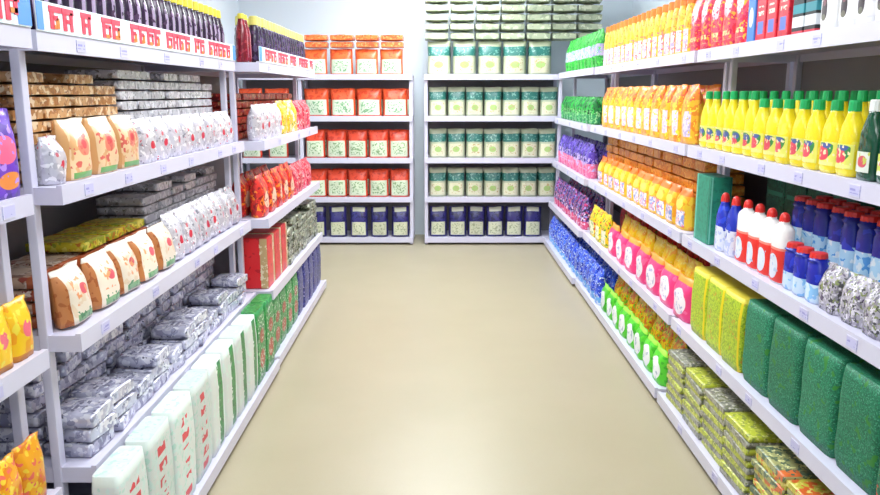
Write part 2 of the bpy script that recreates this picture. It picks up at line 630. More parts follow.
banner('pale blue banner of large red letters over tan and silver packets', 2.215, 4.325, FLa[0], ZL[0] + 0.004,
       ((0.07, 2), (0.27, 1), (0.42, 2), (0.66, 4), (1.03, 4), (1.40, 2), (1.62, 5)), ((0, 0.035), (2.06, 2.11)))
banner('pale blue banner of red letters over the far red packets', 4.375, 6.295, FLb[0], ZL[0] + 0.004,
       ((0.14, 4), (0.50, 4), (0.88, 3), (1.2, 5), (1.66, 2)), ((0, 0.06),))
banner('cut off end of red lettered banner at the upper left corner', 1.2, 2.125, FLn[0], ZN[0] + 0.004,
       ((0.2, 3), (0.5, 2), (0.72, 2)), ((0.86, 0.925),))

# ------------------------------------------------------------------ RIGHT, top shelf
z = ZR[0]
NE = 'near end'
m = print_mat('green_pouch', '#2fae3f', (('n', 7, 0.55, '#1f8c34'), ('r', 0, 1, 0.32, 0.62, '#c3b4dc'), ('n', 9, 0.58, '#8f9fd0', 0, 1, 0.32, 0.62), ('n', 12, 0.6, '#63d158'), ('r', 0, 1, 0, 0.05, '#2a7a44')), 0.35)
k = pouch_kind('green_pouch', 'pouch', 0.155, 0.31, 0.09, m)
row(k, 'R', 6.42, 10, 0.168, 1.26, z, 'green lavender banded pouch on top shelf', 'green pouches on the far top shelf', NE, 'front row')
row(k, 'R', 6.5, 10, 0.165, 1.39, z, 'green lavender banded pouch on top shelf', 'green pouches on the far top shelf', NE, 'second row')

m_wh = print_mat('orange_bottle_white', '#fbd24a', (('n', 5, 0.52, '#f7b62c'), ('r', 0.38, 0.62, 0.06, 0.5, '#efe4f0'), ('n', 11, 0.58, '#f3837d', 0.28, 0.72, 0.06, 0.6), ('n', 14, 0.6, '#f7892a', 0, 1, 0.5, 1), ('t', 0.38, 0.62, 0.1, 0.3, 7, '#b6aee0')), 0.3)
m_or = plain('orange_cap', '#f2862a', 0.35, 0, 0.12)
k = bottle_kind('orange_cap_bottle', 'bottle', 0.108, 0.3, 0.075, m_wh, m_or, cap_r=0.03, cap_h=0.045, shoulder=0.68)
kOB = k
row(k, 'R', 4.12, 18, 0.118, 1.262, z, 'orange capped yellow bottle on top shelf', 'orange capped bottles on the top shelf', NE, 'front row')
row(k, 'R', 4.16, 17, 0.118, 1.345, z, 'orange capped yellow bottle on top shelf', 'orange capped bottles on the top shelf', NE, 'second row')
m = print_mat('pink_red_packet', '#f0506a', (('n', 6, 0.55, '#e8283f'), ('n', 10, 0.6, '#f9b23c'), ('e', 0.5, 0.6, 0.28, 0.16, '#f7c3cf'), ('n', 13, 0.58, '#d12b58'), ('t', 0.2, 0.8, 0.12, 0.3, 8, '#fbe3a0')), 0.32)
kpr = pouch_kind('pink_red_pouch', 'pouch', 0.145, 0.3, 0.08, m)
row(kpr, 'R', 3.34, 5, 0.154, 1.262, z, 'pink and red pouch on top shelf', 'pink and red pouches on the top shelf', NE, 'front row')
row(kpr, 'R', 3.34, 5, 0.154, 1.36, z, 'pink and red pouch on top shelf', 'pink and red pouches on the top shelf', NE, 'second row')
m = print_mat('blue_carton', '#4a86d8', (('r', 0, 1, 0.7, 1, '#8fb7ee'), ('e', 0.5, 0.4, 0.3, 0.15, '#e7f0fa')), 0.35)
kb = Kind('blue_carton', 'carton', 0.07, 0.26, 0.09, [[('', carton_mesh('blue_carton', 0.07, 0.26, 0.09, m), (0, 0, 0))]])
row(kb, 'R', 3.248, 1, 0.08, 1.262, z, 'narrow blue carton between red cartons on the top shelf', 'blue carton')
m = print_mat('red_carton', '#ec2b3e', (('e', 0.5, 0.72, 0.36, 0.1, '#f3e27c'), ('t', 0.14, 0.86, 0.62, 0.82, 6, '#e8283a', 9), ('n', 7, 0.6, '#c6203a'), ('r', 0.2, 0.8, 0.12, 0.3, '#5f7fd6'), ('t', 0.2, 0.8, 0.35, 0.52, 9, '#f7e6d0')), 0.32)
kr = Kind('red_carton', 'carton', 0.095, 0.27, 0.09, [[('', carton_mesh('red_carton', 0.095, 0.27, 0.09, m), (0, 0, 0))]])
row(kr, 'R', 2.935, 3, 0.104, 1.262, z, 'red carton with yellow print on the top shelf', 'red cartons on the top shelf', NE, 'front row')
row(kr, 'R', 2.90, 4, 0.104, 1.37, z, 'red carton with yellow print on the top shelf', 'red cartons on the top shelf', NE, 'second row')
m = print_mat('striped_packet', '#1d2326', (('r', 0, 1, 0.12, 0.26, '#e6e9ec'), ('r', 0, 1, 0.3, 0.42, '#2f8f9c'), ('r', 0, 1, 0.5, 0.62, '#d9dfe0'), ('n', 9, 0.56, '#7fc06a', 0, 1, 0.65, 1), ('r', 0, 1, 0, 0.07, '#d63a4a')), 0.35)
ks = Kind('striped_carton', 'carton', 0.085, 0.26, 0.09, [[('', carton_mesh('striped_carton', 0.085, 0.26, 0.09, m), (0, 0, 0))]])
row(ks, 'R', 2.725, 2, 0.094, 1.262, z, 'black carton with white and teal stripes on top shelf', 'striped cartons', NE)
m_wb = print_mat('white_bottle', '#f4f4f2', (('n', 5, 0.62, '#e4efe4', 0, 1, 0.5, 1),), 0.25, var=0.04)
m_lb = print_mat('dark_oval_label', '#f1eff0', (('e', 0.5, 0.42, 0.12, 0.32, '#3a3036'), ('e', 0.5, 0.22, 0.07, 0.12, '#6b6a58'), ('e', 0.5, 0.62, 0.06, 0.1, '#7c4a54')), 0.35, var=0.04)
m_wc = plain('white_cap', '#eef1ee', 0.3)
k = bottle_kind('white_bottle', 'bottle', 0.1, 0.27, 0.07, m_wb, m_wc, cap_r=0.028, cap_h=0.04, label=m_lb, label_z=(0.12, 0.62), label_a=(0.3, 0.7), shoulder=0.8)
row(k, 'R', 1.94, 7, 0.111, 1.262, z, 'white bottle with dark oval label on top shelf', 'white bottles on the top shelf', NE, 'front row')
row(k, 'R', 1.98, 6, 0.111, 1.36, z, 'white bottle with dark oval label on top shelf', 'white bottles on the top shelf', NE, 'second row')

# ------------------------------------------------------------------ RIGHT, second shelf
z = ZR[1]
m = print_mat('dark_green_pouch', '#1f7a3a', (('n', 6, 0.5, '#33b54a'), ('n', 9, 0.58, '#0f4a2a'), ('r', 0, 1, 0.05, 0.35, '#2c8f55'), ('n', 12, 0.58, '#8fd08a', 0, 1, 0.05, 0.5)), 0.35)
k = pouch_kind('dark_green_pouch', 'pouch', 0.16, 0.22, 0.09, m)
row(k, 'R', 6.42, 10, 0.168, 1.23, z, 'dark green pouch on second shelf', 'dark green pouches on the far second shelf', NE, 'front row')
row(k, 'R', 6.42, 10, 0.168, 1.35, z, 'dark green pouch on second shelf', 'dark green pouches on the far second shelf', NE, 'second row')

m = print_mat('orange_pouch', '#f9ba2c', (('n', 5, 0.52, '#f28f22'), ('r', 0, 1, 0.74, 1, '#f58a22'), ('n', 9, 0.55, '#ef5a3c', 0, 1, 0.68, 1), ('r', 0.55, 0.9, 0.12, 0.55, '#eadcec'), ('n', 12, 0.58, '#c3b2dc', 0.55, 0.9, 0.12, 0.55), ('n', 10, 0.62, '#f8e046'), ('e', 0.25, 0.4, 0.16, 0.14, '#fbe36a')), 0.3)
kop = pouch_kind('orange_pouch', 'pouch', 0.195, 0.295, 0.09, m)
row(kop, 'R', 3.93, 11, 0.2, 1.24, z, 'yellow orange white pouch on second shelf', 'orange pouches on the second shelf', NE, 'front row')
row(kop, 'R', 3.98, 11, 0.2, 1.35, z, 'yellow orange white pouch on second shelf', 'orange pouches on the second shelf', NE, 'second row')
m_y = print_mat('yellow_bottle', '#f6de22', (('n', 4, 0.62, '#f8e84a'),), 0.22, var=0.03, coat=0.2)
m_gc = plain('green_cap', '#1fae62', 0.3, 0, 0.1)
m_dl = print_mat('dish_soap_label', '#e6e46a', (('e', 0.5, 0.62, 0.36, 0.3, '#3a8a4a'), ('e', 0.42, 0.42, 0.26, 0.22, '#e0485a'), ('e', 0.58, 0.72, 0.2, 0.14, '#4a5fa0'), ('n', 12, 0.6, '#f6e2b0'), ('r', 0.1, 0.9, 0.03, 0.16, '#f3ef8a')), 0.35)
kya = bottle_kind('dish_soap_bottle', 'bottle', 0.1, 0.262, 0.06, m_y, m_gc, cap_r=0.017, cap_h=0.036, label=m_dl, label_z=(0.12, 0.45), label_a=(0.31, 0.69), shoulder=0.62)
kyb = bottle_kind('dish_soap_bottle', 'bottle', 0.1, 0.232, 0.06, m_y, m_gc, cap_r=0.02, cap_h=0.034, label=m_dl, label_z=(0.12, 0.5), label_a=(0.31, 0.69), shoulder=0.66)
gy = 'yellow dish soap bottles on the second shelf'
row(kyb, 'R', 2.375, 7, 0.113, 1.242, z, 'shorter yellow green capped soap bottle', gy, NE, 'front row')
row(kya, 'R', 3.175, 6, 0.111, 1.25, z, 'taller yellow green capped soap bottle', gy, 'the dark green bottles', 'front row')
row(kya, 'R', 1.95, 16, 0.113, 1.335, z, 'yellow green capped soap bottle', gy, NE, 'second row')
row(kya, 'R', 1.95, 16, 0.113, 1.43, z, 'yellow green capped soap bottle', gy, NE, 'third row')
m_dg = print_mat('dark_green_bottle', '#0d4a30', (), 0.12, var=0.05, coat=0.4)
m_dgl = print_mat('dark_bottle_label', '#e9efe0', (('e', 0.5, 0.55, 0.3, 0.28, '#e05a68'), ('n', 10, 0.6, '#cfd65a')), 0.35)
k = bottle_kind('dark_green_bottle', 'bottle', 0.098, 0.235, 0.06, m_dg, m_wc, cap_r=0.02, cap_h=0.034, label=m_dgl, label_z=(0.12, 0.42), label_a=(0.42, 0.62), shoulder=0.66)
row(k, 'R', 2.03, 3, 0.113, 1.242, z, 'dark green white capped bottle on second shelf', 'dark green bottles beside the yellow ones', NE)

# ------------------------------------------------------------------ RIGHT, third shelf
z = ZR[2]
m = print_mat('purple_pink_pouch', '#5a3fb0', (('n', 6, 0.55, '#35256e'), ('n', 9, 0.58, '#8f7fdf'), ('r', 0, 1, 0.0, 0.42, '#ec6f9c'), ('n', 7, 0.55, '#c9b6ea', 0, 1, 0.2, 0.6), ('n', 11, 0.6, '#f6a6c0', 0, 1, 0, 0.4)), 0.32)
kpp = pouch_kind('purple_pink_pouch', 'pouch', 0.16, 0.28, 0.09, m)
row(kpp, 'R', 6.42, 10, 0.168, 1.215, z, 'purple and pink pouch on third shelf', 'purple pink pouches on the far third shelf', NE, 'front row')
row(kpp, 'R', 6.42, 10, 0.168, 1.34, z, 'purple and pink pouch on third shelf', 'purple pink pouches on the far third shelf', NE, 'second row')
m = print_mat('yellow_snack_pouch', '#fbcb33', (('n', 6, 0.56, '#f7a426'), ('r', 0, 1, 0.82, 1, '#f47a22'), ('r', 0.12, 0.88, 0.08, 0.46, '#efe8f2'), ('n', 9, 0.55, '#8fa3dd', 0.12, 0.88, 0.08, 0.46), ('n', 12, 0.6, '#ef7f9a', 0.12, 0.88, 0.08, 0.5), ('e', 0.5, 0.62, 0.3, 0.12, '#f9ec62')), 0.3)
k = pouch_kind('yellow_snack_pouch', 'pouch', 0.18, 0.21, 0.085, m)
row(k, 'R', 3.93, 12, 0.187, 1.24, z, 'yellow pouch with pale print on third shelf', 'yellow pouches on the third shelf', NE, 'front row')
m = print_mat('orange_packet', '#f29a2c', (('n', 5, 0.54, '#e07c1e'), ('n', 9, 0.58, '#fbbc55'), ('n', 12, 0.66, '#b8671f')), 0.32)
k = flat_kind('orange_packet', 'packet', 0.185, 0.2, 0.064, m)
piles(k, 'R', 3.92, 12, 0.1965, 1.335, z, 6, 'orange packet on third shelf', 'orange packets stacked behind the yellow pouches', step=k.h * 0.96)

m = print_mat('teal_carton', '#2f9a7c', (('n', 8, 0.55, '#2a8a70'), ('r', 0.05, 0.12, 0, 1, '#7fd0b8'), ('r', 0.9, 0.96, 0, 1, '#1f6f58')), 0.4)
k = Kind('teal_carton', 'carton', 0.2, 0.315, 0.1, [[('', carton_mesh('teal_carton', 0.2, 0.315, 0.1, m), (0, 0, 0))]])
row(k, 'R', 3.56, 1, 0.2, 1.24, z, 'tall teal green carton by the post on the third shelf', 'teal carton', rj=0.02)
m = print_mat('dark_green_carton', '#14624a', (('n', 8, 0.55, '#1c7a58'), ('n', 14, 0.6, '#0d4434'), ('r', 0.1, 0.9, 0.7, 0.76, '#3f9f7f')), 0.4)
k = Kind('dark_green_carton', 'carton', 0.2, 0.33, 0.12, [[('', carton_mesh('dark_green_carton', 0.2, 0.33, 0.12, m), (0, 0, 0))]])
row(k, 'R', 1.6, 10, 0.208, 1.54, z, 'dark green carton behind the cleaner bottles', 'dark green cartons at the back of the third shelf', NE)
m_rc = plain('red_cap', '#e5322c', 0.3, 0, 0.08)
m_bb = print_mat('blue_cleaner', '#2236b8', (('n', 5, 0.6, '#2f4bd6'), ('r', 0, 1, 0.0, 0.5, '#e3e6f4'), ('n', 9, 0.58, '#b9c4ec', 0, 1, 0, 0.5), ('n', 8, 0.6, '#2a3fc0', 0, 1, 0.3, 0.5)), 0.25, var=0.05)
k = bottle_kind('blue_cleaner_bottle', 'bottle', 0.1, 0.26, 0.06, m_bb, m_rc, cap_r=0.02, cap_h=0.04, shoulder=0.7, dome=True)
row(k, 'R', 3.27, 2, 0.118, 1.24, z, 'blue red capped cleaner bottle beside white ones', 'blue cleaner bottles', NE)
m_wr = print_mat('white_red_cleaner', '#f5f1ee', (('r', 0, 1, 0.02, 0.56, '#ee3b33'), ('e', 0.5, 0.27, 0.09, 0.2, '#dfe6f4'), ('n', 10, 0.62, '#b9cbe8', 0.4, 0.6, 0.1, 0.45), ('r', 0, 1, 0.54, 0.58, '#f58f7f')), 0.25, var=0.04)
k = bottle_kind('white_cleaner_bottle', 'bottle', 0.111, 0.262, 0.065, m_wr, m_rc, cap_r=0.02, cap_h=0.034, shoulder=0.86, dome=True)
row(k, 'R', 2.79, 4, 0.117, 1.24, z, 'white and red cleaner bottle on third shelf', 'white cleaner bottles on the third shelf', NE, 'front row')
m_bs = print_mat('blue_white_cleaner', '#1b28a6', (('r', 0, 1, 0.0, 0.42, '#cfe4f6'), ('n', 7, 0.56, '#8fc4ee', 0, 1, 0, 0.42), ('n', 6, 0.62, '#2a3cc8', 0, 1, 0.42, 1)), 0.25, var=0.05)
k = bottle_kind('blue_cleaner_bottle', 'bottle', 0.084, 0.17, 0.055, m_bs, m_rc, cap_r=0.03, cap_h=0.018, shoulder=0.86)
row(k, 'R', 2.52, 3, 0.086, 1.24, z, 'short blue and pale bottle with flat red cap', 'short blue bottles in front of the tall ones', NE)
m_bt = print_mat('blue_tall_cleaner', '#1c2796', (('r', 0, 1, 0.3, 0.66, '#b4daf4'), ('n', 6, 0.56, '#e6f0f8', 0, 1, 0.3, 0.66), ('n', 8, 0.62, '#5a9fe0', 0, 1, 0.3, 0.66), ('n', 5, 0.62, '#2a3cc0', 0, 1, 0.62, 1)), 0.25, var=0.05)
k = bottle_kind('tall_blue_bottle', 'bottle', 0.089, 0.31, 0.06, m_bt, m_rc, cap_r=0.032, cap_h=0.018, shoulder=0.86)
row(k, 'R', 1.84, 12, 0.096, 1.345, z, 'tall blue red capped bottle with pale label', 'tall blue bottles on the third shelf', NE, 'front row')
row(k, 'R', 1.84, 12, 0.096, 1.43, z, 'tall blue red capped bottle with pale label', 'tall blue bottles on the third shelf', NE, 'second row')
m_sil = print_mat('silver_mottled', '#b9b3bf', (('n', 9, 0.54, '#8c8793'), ('n', 13, 0.57, '#e6e1ea'), ('n', 15, 0.61, '#4a4a4c'), ('n', 18, 0.62, '#8f9a62'), ('n', 11, 0.64, '#5a4a6c')), 0.4, 0.0, bump=0.3)
k = pouch_kind('silver_sachet', 'sachet', 0.13, 0.15, 0.08, m_sil)
row(k, 'R', 1.70, 6, 0.135, 1.24, z, 'mottled silver sachet on third shelf', 'silver sachets in front of the tall blue bottles', NE)

# ------------------------------------------------------------------ RIGHT, fourth shelf
z = ZR[3]
m = print_mat('plum_pouch', '#4a3a8c', (('n', 6, 0.52, '#2a2350'), ('n', 8, 0.57, '#c43a78'), ('n', 10, 0.6, '#a99be0'), ('r', 0, 1, 0, 0.25, '#d6507e'), ('n', 9, 0.6, '#efd9ea', 0, 1, 0, 0.5)), 0.32)
k = pouch_kind('plum_pouch', 'pouch', 0.156, 0.27, 0.09, m)
row(k, 'R', 6.42, 10, 0.168, 1.185, z, 'plum and magenta pouch on fourth shelf', 'plum pouches on the far fourth shelf', NE, 'front row')
row(k, 'R', 6.42, 10, 0.168, 1.31, z, 'plum and magenta pouch on fourth shelf', 'plum pouches on the far fourth shelf', NE, 'second row')
m = print_mat('yellow_spotted_pouch', '#f6d224', (('n', 6, 0.57, '#d8e03a'), ('n', 9, 0.6, '#d9413a'), ('n', 11, 0.6, '#4a8f3a'), ('r', 0.15, 0.85, 0.1, 0.5, '#f1ead0'), ('n', 9, 0.58, '#7fb04a', 0.15, 0.85, 0.1, 0.5)), 0.32)
kys = pouch_kind('yellow_spotted_pouch', 'pouch', 0.2, 0.24, 0.085, m)
row(kys, 'R', 5.62, 3, 0.22, 1.205, z, 'yellow red spotted pouch on fourth shelf', 'yellow spotted pouches on the fourth shelf', NE)
m = print_mat('pink_pouch', '#f23f82', (('n', 4, 0.6, '#f66a9c'), ('e', 0.5, 0.42, 0.34, 0.32, '#f6eef4'), ('n', 9, 0.58, '#b9b6da', 0.25, 0.75, 0.15, 0.65), ('r', 0, 1, 0.86, 1, '#f9a03c')), 0.3)
kpk = pouch_kind('pink_pouch', 'pouch', 0.25, 0.21, 0.085, m)
row(kpk, 'R', 3.70, 7, 0.268, 1.205, z, 'pink pouch with white oval on fourth shelf', 'pink pouches on the fourth shelf', NE, 'front row')
m = print_mat('yellow_pouch', '#f9dc2c', (('n', 6, 0.58, '#f6b82a'), ('n', 10, 0.6, '#fff07a'), ('r', 0, 1, 0, 0.4, '#ef5a8c')), 0.3)
k = pouch_kind('yellow_pouch', 'pouch', 0.2, 0.262, 0.068, m)
row(k, 'R', 3.70, 9, 0.212, 1.306, z, 'yellow topped pouch behind the pink pouches', 'yellow pouches on the fourth shelf', NE)
m = print_mat('red_pouch', '#e02a33', (('n', 6, 0.55, '#b81f2c'), ('n', 9, 0.6, '#f2634a'), ('n', 11, 0.63, '#6a7a3a')), 0.32)
k = pouch_kind('red_pouch', 'pouch', 0.2, 0.32, 0.085, m)
row(k, 'R', 3.66, 12, 0.212, 1.435, z, 'red pouch at the back of fourth shelf', 'red pouches on the fourth shelf', NE)
m = print_mat('lime_scrubber', '#b2cc26', (('n', 16, 0.53, '#8fae28'), ('n', 24, 0.57, '#c9dc38'), ('n', 9, 0.68, '#c9a02a'), ('r', 0.03, 0.09, 0, 1, '#f3dc20'), ('r', 0.91, 0.97, 0, 1, '#f3dc20'), ('r', 0, 1, 0.94, 1, '#f3e04a')), 0.5)
k = Kind('lime_scrubber_pack', 'pack', 0.2, 0.31, 0.14, [[('', plump_mesh('lime_scrubber_pack', 0.2, 0.31, 0.14, m, s), (0, 0, 0))] for s in range(3)])
row(k, 'R', 3.02, 3, 0.213, 1.21, z, 'lime yellow edged scrubber pack on fourth shelf', 'lime scrubber packs on the fourth shelf', NE, 'front row', rj=0.02)
row(k, 'R', 3.02, 3, 0.213, 1.38, z, 'lime yellow edged scrubber pack on fourth shelf', 'lime scrubber packs on the fourth shelf', NE, 'second row', rj=0.02)
m = print_mat('green_scrubber', '#14704e', (('n', 24, 0.53, '#0e5f44'), ('n', 34, 0.57, '#23855e'), ('n', 40, 0.63, '#4a9a7a'), ('n', 6, 0.66, '#2f7f2f')), 0.6)
m2 = print_mat('green_scrubber_orange', '#146a48', (('n', 16, 0.52, '#0e553c'), ('n', 22, 0.56, '#2b8a58'), ('n', 7, 0.56, '#d8482c'), ('n', 9, 0.62, '#e87a2a')), 0.6)
k = Kind('green_scrubber_pack', 'pack', 0.235, 0.325, 0.16, [[('', plump_mesh('green_scrubber_pack', 0.235, 0.325, 0.16, m, s, 0.012), (0, 0, 0))] for s in range(3)])
k2 = Kind('green_scrubber_pack', 'pack', 0.21, 0.325, 0.16, [[('', plump_mesh('green_scrubber_pack', 0.21, 0.325, 0.16, m2, s, 0.02), (0, 0, 0))] for s in range(2)])
row(k2, 'R', 1.56, 2, 0.222, 1.21, z, 'dark green scrubber pack with orange blotches', 'green scrubber packs on the fourth shelf', NE, rj=0.02)
row(k, 'R', 2.01, 4, 0.247, 1.21, z, 'dark green textured scrubber pack', 'green scrubber packs on the fourth shelf', 'the orange blotched ones', 'front row', rj=0.02)
row(k, 'R', 1.56, 6, 0.242, 1.40, z, 'dark green textured scrubber pack', 'green scrubber packs on the fourth shelf', NE, 'second row', rj=0.02)

# ------------------------------------------------------------------ RIGHT, bottom shelf
z = ZR[4]
m = print_mat('blue_pouch', '#2548d6', (('n', 6, 0.53, '#1a2fa8'), ('n', 9, 0.57, '#4f7df0'), ('n', 12, 0.61, '#cfe0fb'), ('r', 0, 1, 0, 0.22, '#6fb0ee'), ('n', 10, 0.6, '#e6eefa', 0, 1, 0, 0.3)), 0.32)
k = pouch_kind('blue_pouch', 'pouch', 0.165, 0.26, 0.09, m)
row(k, 'R', 5.50, 15, 0.176, 1.145, z, 'blue white flecked pouch on bottom shelf', 'blue pouches on the bottom shelf', NE, 'front row')
row(k, 'R', 5.50, 15, 0.176, 1.255, z, 'blue white flecked pouch on bottom shelf', 'blue pouches on the bottom shelf', NE, 'second row')
m = print_mat('lime_white_pouch', '#5bd534', (('n', 5, 0.56, '#3fb82a'), ('e', 0.5, 0.42, 0.38, 0.34, '#eceff2'), ('n', 9, 0.6, '#a9b6c9', 0.2, 0.8, 0.1, 0.6), ('r', 0, 1, 0.88, 1, '#a6e84a')), 0.3)
k = pouch_kind('lime_white_pouch', 'pouch', 0.192, 0.18, 0.08, m)
row(k, 'R', 3.9, 8, 0.2, 1.155, z, 'bright green pouch with white oval on bottom shelf', 'green white pouches on the bottom shelf', NE)
m = print_mat('yellow_orange_pouch', '#f7cf2a', (('n', 6, 0.55, '#f28a2a'), ('n', 9, 0.6, '#e5532a'), ('n', 11, 0.62, '#7fcf3a')), 0.3)
k = pouch_kind('yellow_orange_pouch', 'pouch', 0.192, 0.235, 0.08, m)
row(k, 'R', 3.9, 8, 0.2, 1.25, z, 'yellow orange pouch in middle row of bottom shelf', 'yellow orange pouches on the bottom shelf', NE)
m = print_mat('forest_pouch', '#1f6a2a', (('n', 6, 0.55, '#114a1c'), ('n', 9, 0.6, '#3f9a35'), ('n', 11, 0.64, '#c9a02a')), 0.32)
k = pouch_kind('forest_green_pouch', 'pouch', 0.192, 0.31, 0.08, m)
row(k, 'R', 3.92, 7, 0.2, 1.342, z, 'dark forest green pouch behind yellow orange pouches', 'forest green pouches on the bottom shelf', NE)
m = print_mat('lime_packet', '#a3a294', (('n', 8, 0.54, '#77786f'), ('n', 10, 0.58, '#d8d6c8', 0, 1, 0.12, 0.88), ('n', 12, 0.6, '#767c52')), 0.3, bump=0.3)
m_lime = print_mat('lime_edge', '#bcc63e', (('n', 9, 0.57, '#8f9a4a'), ('n', 12, 0.6, '#dfe08a')), 0.32)
k = flat_kind('lime_grey_packet', 'packet', 0.25, 0.17, 0.026, m, 1)
k.variants += flat_kind('lime_grey_packet', 'packet', 0.25, 0.17, 0.026, m_lime, 1).variants
piles(k, 'R', 2.72, 4, 0.265, 1.155, z, 10, ('grey mottled packet', 'lime yellow packet'), 'grey and lime packets on the bottom shelf', step=k.h, rj=0.05)
piles(k, 'R', 2.70, 4, 0.265, 1.345, z, 12, ('grey mottled packet in back row', 'lime yellow packet in back row'), 'grey and lime packets on the bottom shelf', step=k.h, rj=0.05)
m = print_mat('lime_orange_packet', '#a9ab74', (('n', 8, 0.54, '#5f6f56'), ('r', 0.8, 1, 0, 0.4, '#dc7038'), ('n', 10, 0.58, '#e2e0a0', 0, 0.75, 0.12, 0.88), ('n', 12, 0.6, '#4a6a5a')), 0.3, bump=0.3)
m_loe = print_mat('orange_end_packet', '#c9c244', (('n', 7, 0.55, '#dd6a30'), ('n', 10, 0.6, '#e8dc7a')), 0.32)
k = flat_kind('lime_orange_packet', 'packet', 0.25, 0.17, 0.026, m, 1)
k.variants += flat_kind('lime_orange_packet', 'packet', 0.25, 0.17, 0.026, m_loe, 1).variants
piles(k, 'R', 1.62, 4, 0.265, 1.155, z, 10, ('dull lime packet', 'orange and lime packet'), 'lime orange packets on the bottom shelf', step=k.h, rj=0.05)
piles(k, 'R', 1.62, 4, 0.265, 1.345, z, 12, ('dull lime packet in back row', 'orange and lime packet in back row'), 'lime orange packets on the bottom shelf', step=k.h, rj=0.05)

# ------------------------------------------------------------------ LEFT, top shelf: dark bottles
z = ZL[0]
m_cola = print_mat('dark_bottle', '#2e1a36', (('r', 0.42, 0.5, 0.05, 0.8, '#a894b4'), ('n', 7, 0.62, '#4a3050')), 0.15, var=0.12, coat=0.3)  # lavender streak is a highlight painted into the bottle colour
m_yc = plain('yellow_cap', '#e9d94a', 0.35, 0, 0.08)
k = bottle_kind('dark_drink_bottle', 'bottle', 0.072, 0.26, 0.072, m_cola, m_yc, cap_r=0.022, cap_h=0.04, ex=2.0, shoulder=0.62, waist=0.95)
g = 'dark bottles on the top shelf'
row(k, 'L', 2.25, 26, 0.079, FLa[0] + 0.014, z, 'dark yellow capped bottle above banner', g, NE, 'front row', jit=0.002)
row(k, 'L', 2.25, 26, 0.079, FLa[0] + 0.096, z, 'dark yellow capped bottle above banner', g, NE, 'second row', jit=0.002)
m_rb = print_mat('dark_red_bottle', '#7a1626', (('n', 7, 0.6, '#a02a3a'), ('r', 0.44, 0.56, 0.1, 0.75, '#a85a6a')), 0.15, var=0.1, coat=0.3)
k2 = bottle_kind('red_drink_bottle', 'bottle', 0.072, 0.26, 0.072, m_rb, m_yc, cap_r=0.02, cap_h=0.028, ex=2.0, shoulder=0.62, waist=0.95)
row(k2, 'L', 4.385, 2, 0.079, FLb[0] + 0.05, z, 'dark red bottle between the dark bottle rows', 'dark red bottles on the top shelf', NE, jit=0.002)
m_pl = print_mat('plum_bottle', '#33243f', (('n', 7, 0.57, '#55426a'), ('r', 0.4, 0.6, 0.12, 0.5, '#4a3a66')), 0.18, var=0.12, coat=0.3)
m_pyc = plain('pale_yellow_cap', '#e8e07a', 0.4, 0, 0.08)
k3 = bottle_kind('plum_drink_bottle', 'bottle', 0.072, 0.262, 0.072, m_pl, m_pyc, cap_r=0.028, cap_h=0.05, ex=2.0, shoulder=0.7)
row(k3, 'L', 4.56, 20, 0.079, FLb[0] + 0.02, z, 'plum bottle with pale yellow cap', 'plum bottles on the far top shelf', NE, 'front row', jit=0.002)
row(k3, 'L', 4.56, 20, 0.079, FLb[0] + 0.1, z, 'plum bottle with pale yellow cap', 'plum bottles on the far top shelf', NE, 'second row', jit=0.002)

# ------------------------------------------------------------------ LEFT long rack, second shelf
z = ZL[1]
m = print_mat('tan_packet', '#cf9d68', (('n', 5, 0.54, '#b0743c'), ('n', 8, 0.56, '#ecd2ae'), ('n', 12, 0.63, '#9a6a48')), 0.32, bump=0.25)
kt = flat_kind('tan_packet', 'packet', 0.172, 0.2, 0.037, m)
piles(kt, 'L', 2.26, 4, 0.18, FLa[1] + 0.125, z, (9, 8, 9, 8), 'flat tan packet on second shelf', 'tan packets stacked on the second shelf', step=kt.h)
m = print_mat('tan_flower_pouch', '#e8c79c', (('n', 5, 0.58, '#dca874'), ('e', 0.5, 0.55, 0.2, 0.16, '#e8836a'), ('e', 0.52, 0.58, 0.1, 0.08, '#d43c44'), ('n', 9, 0.6, '#d8655a', 0.1, 0.9, 0.2, 0.75), ('r', 0.15, 0.85, 0.02, 0.12, '#6aa85a'), ('r', 0, 1, 0.86, 1, '#efe2cc'), ('r', 0, 0.1, 0, 1, '#cf9a62')), 0.35)
k = pouch_kind('tan_pouch', 'pouch', 0.185, 0.185, 0.085, m)
row(k, 'L', 2.362, 3, 0.195, FLa[1] + 0.02, z, 'standing tan pouch with red flower print on second shelf', 'tan pouches on the second shelf', NE)
m = print_mat('silver_packet', '#d6d4db', (('n', 6, 0.56, '#b2b0ba'), ('n', 9, 0.57, '#f2f0f5'), ('n', 12, 0.66, '#8d8a84'), ('r', 0.3, 0.7, 0.25, 0.75, '#e4dfe2')), 0.28, 0.25, bump=0.35)
ksv = flat_kind('silver_packet', 'packet', 0.168, 0.2, 0.04, m)
piles(ksv, 'L', 3.0, 7, 0.178, FLa[1] + 0.125, z, (9, 9, 8, 9), 'flat silver packet on second shelf', 'silver packets stacked on the second shelf', step=ksv.h)
m_ws = print_mat('white_silver_pouch', '#d2cfd8', (('n', 6, 0.55, '#c3c0ca'), ('n', 10, 0.6, '#f2f0f4'), ('n', 14, 0.66, '#96939e'), ('e', 0.5, 0.4, 0.1, 0.09, '#d8324a'), ('e', 0.3, 0.62, 0.06, 0.05, '#cf6a78'), ('n', 11, 0.72, '#d85a6a')), 0.28, 0.2, bump=0.3)
kws = pouch_kind('white_silver_pouch', 'pouch', 0.16, 0.17, 0.08, m_ws)
row(kws, 'L', 2.952, 8, 0.1665, FLa[1] + 0.02, z, 'white silver red dotted pouch on second shelf', 'white silver pouches on the second shelf', NE)
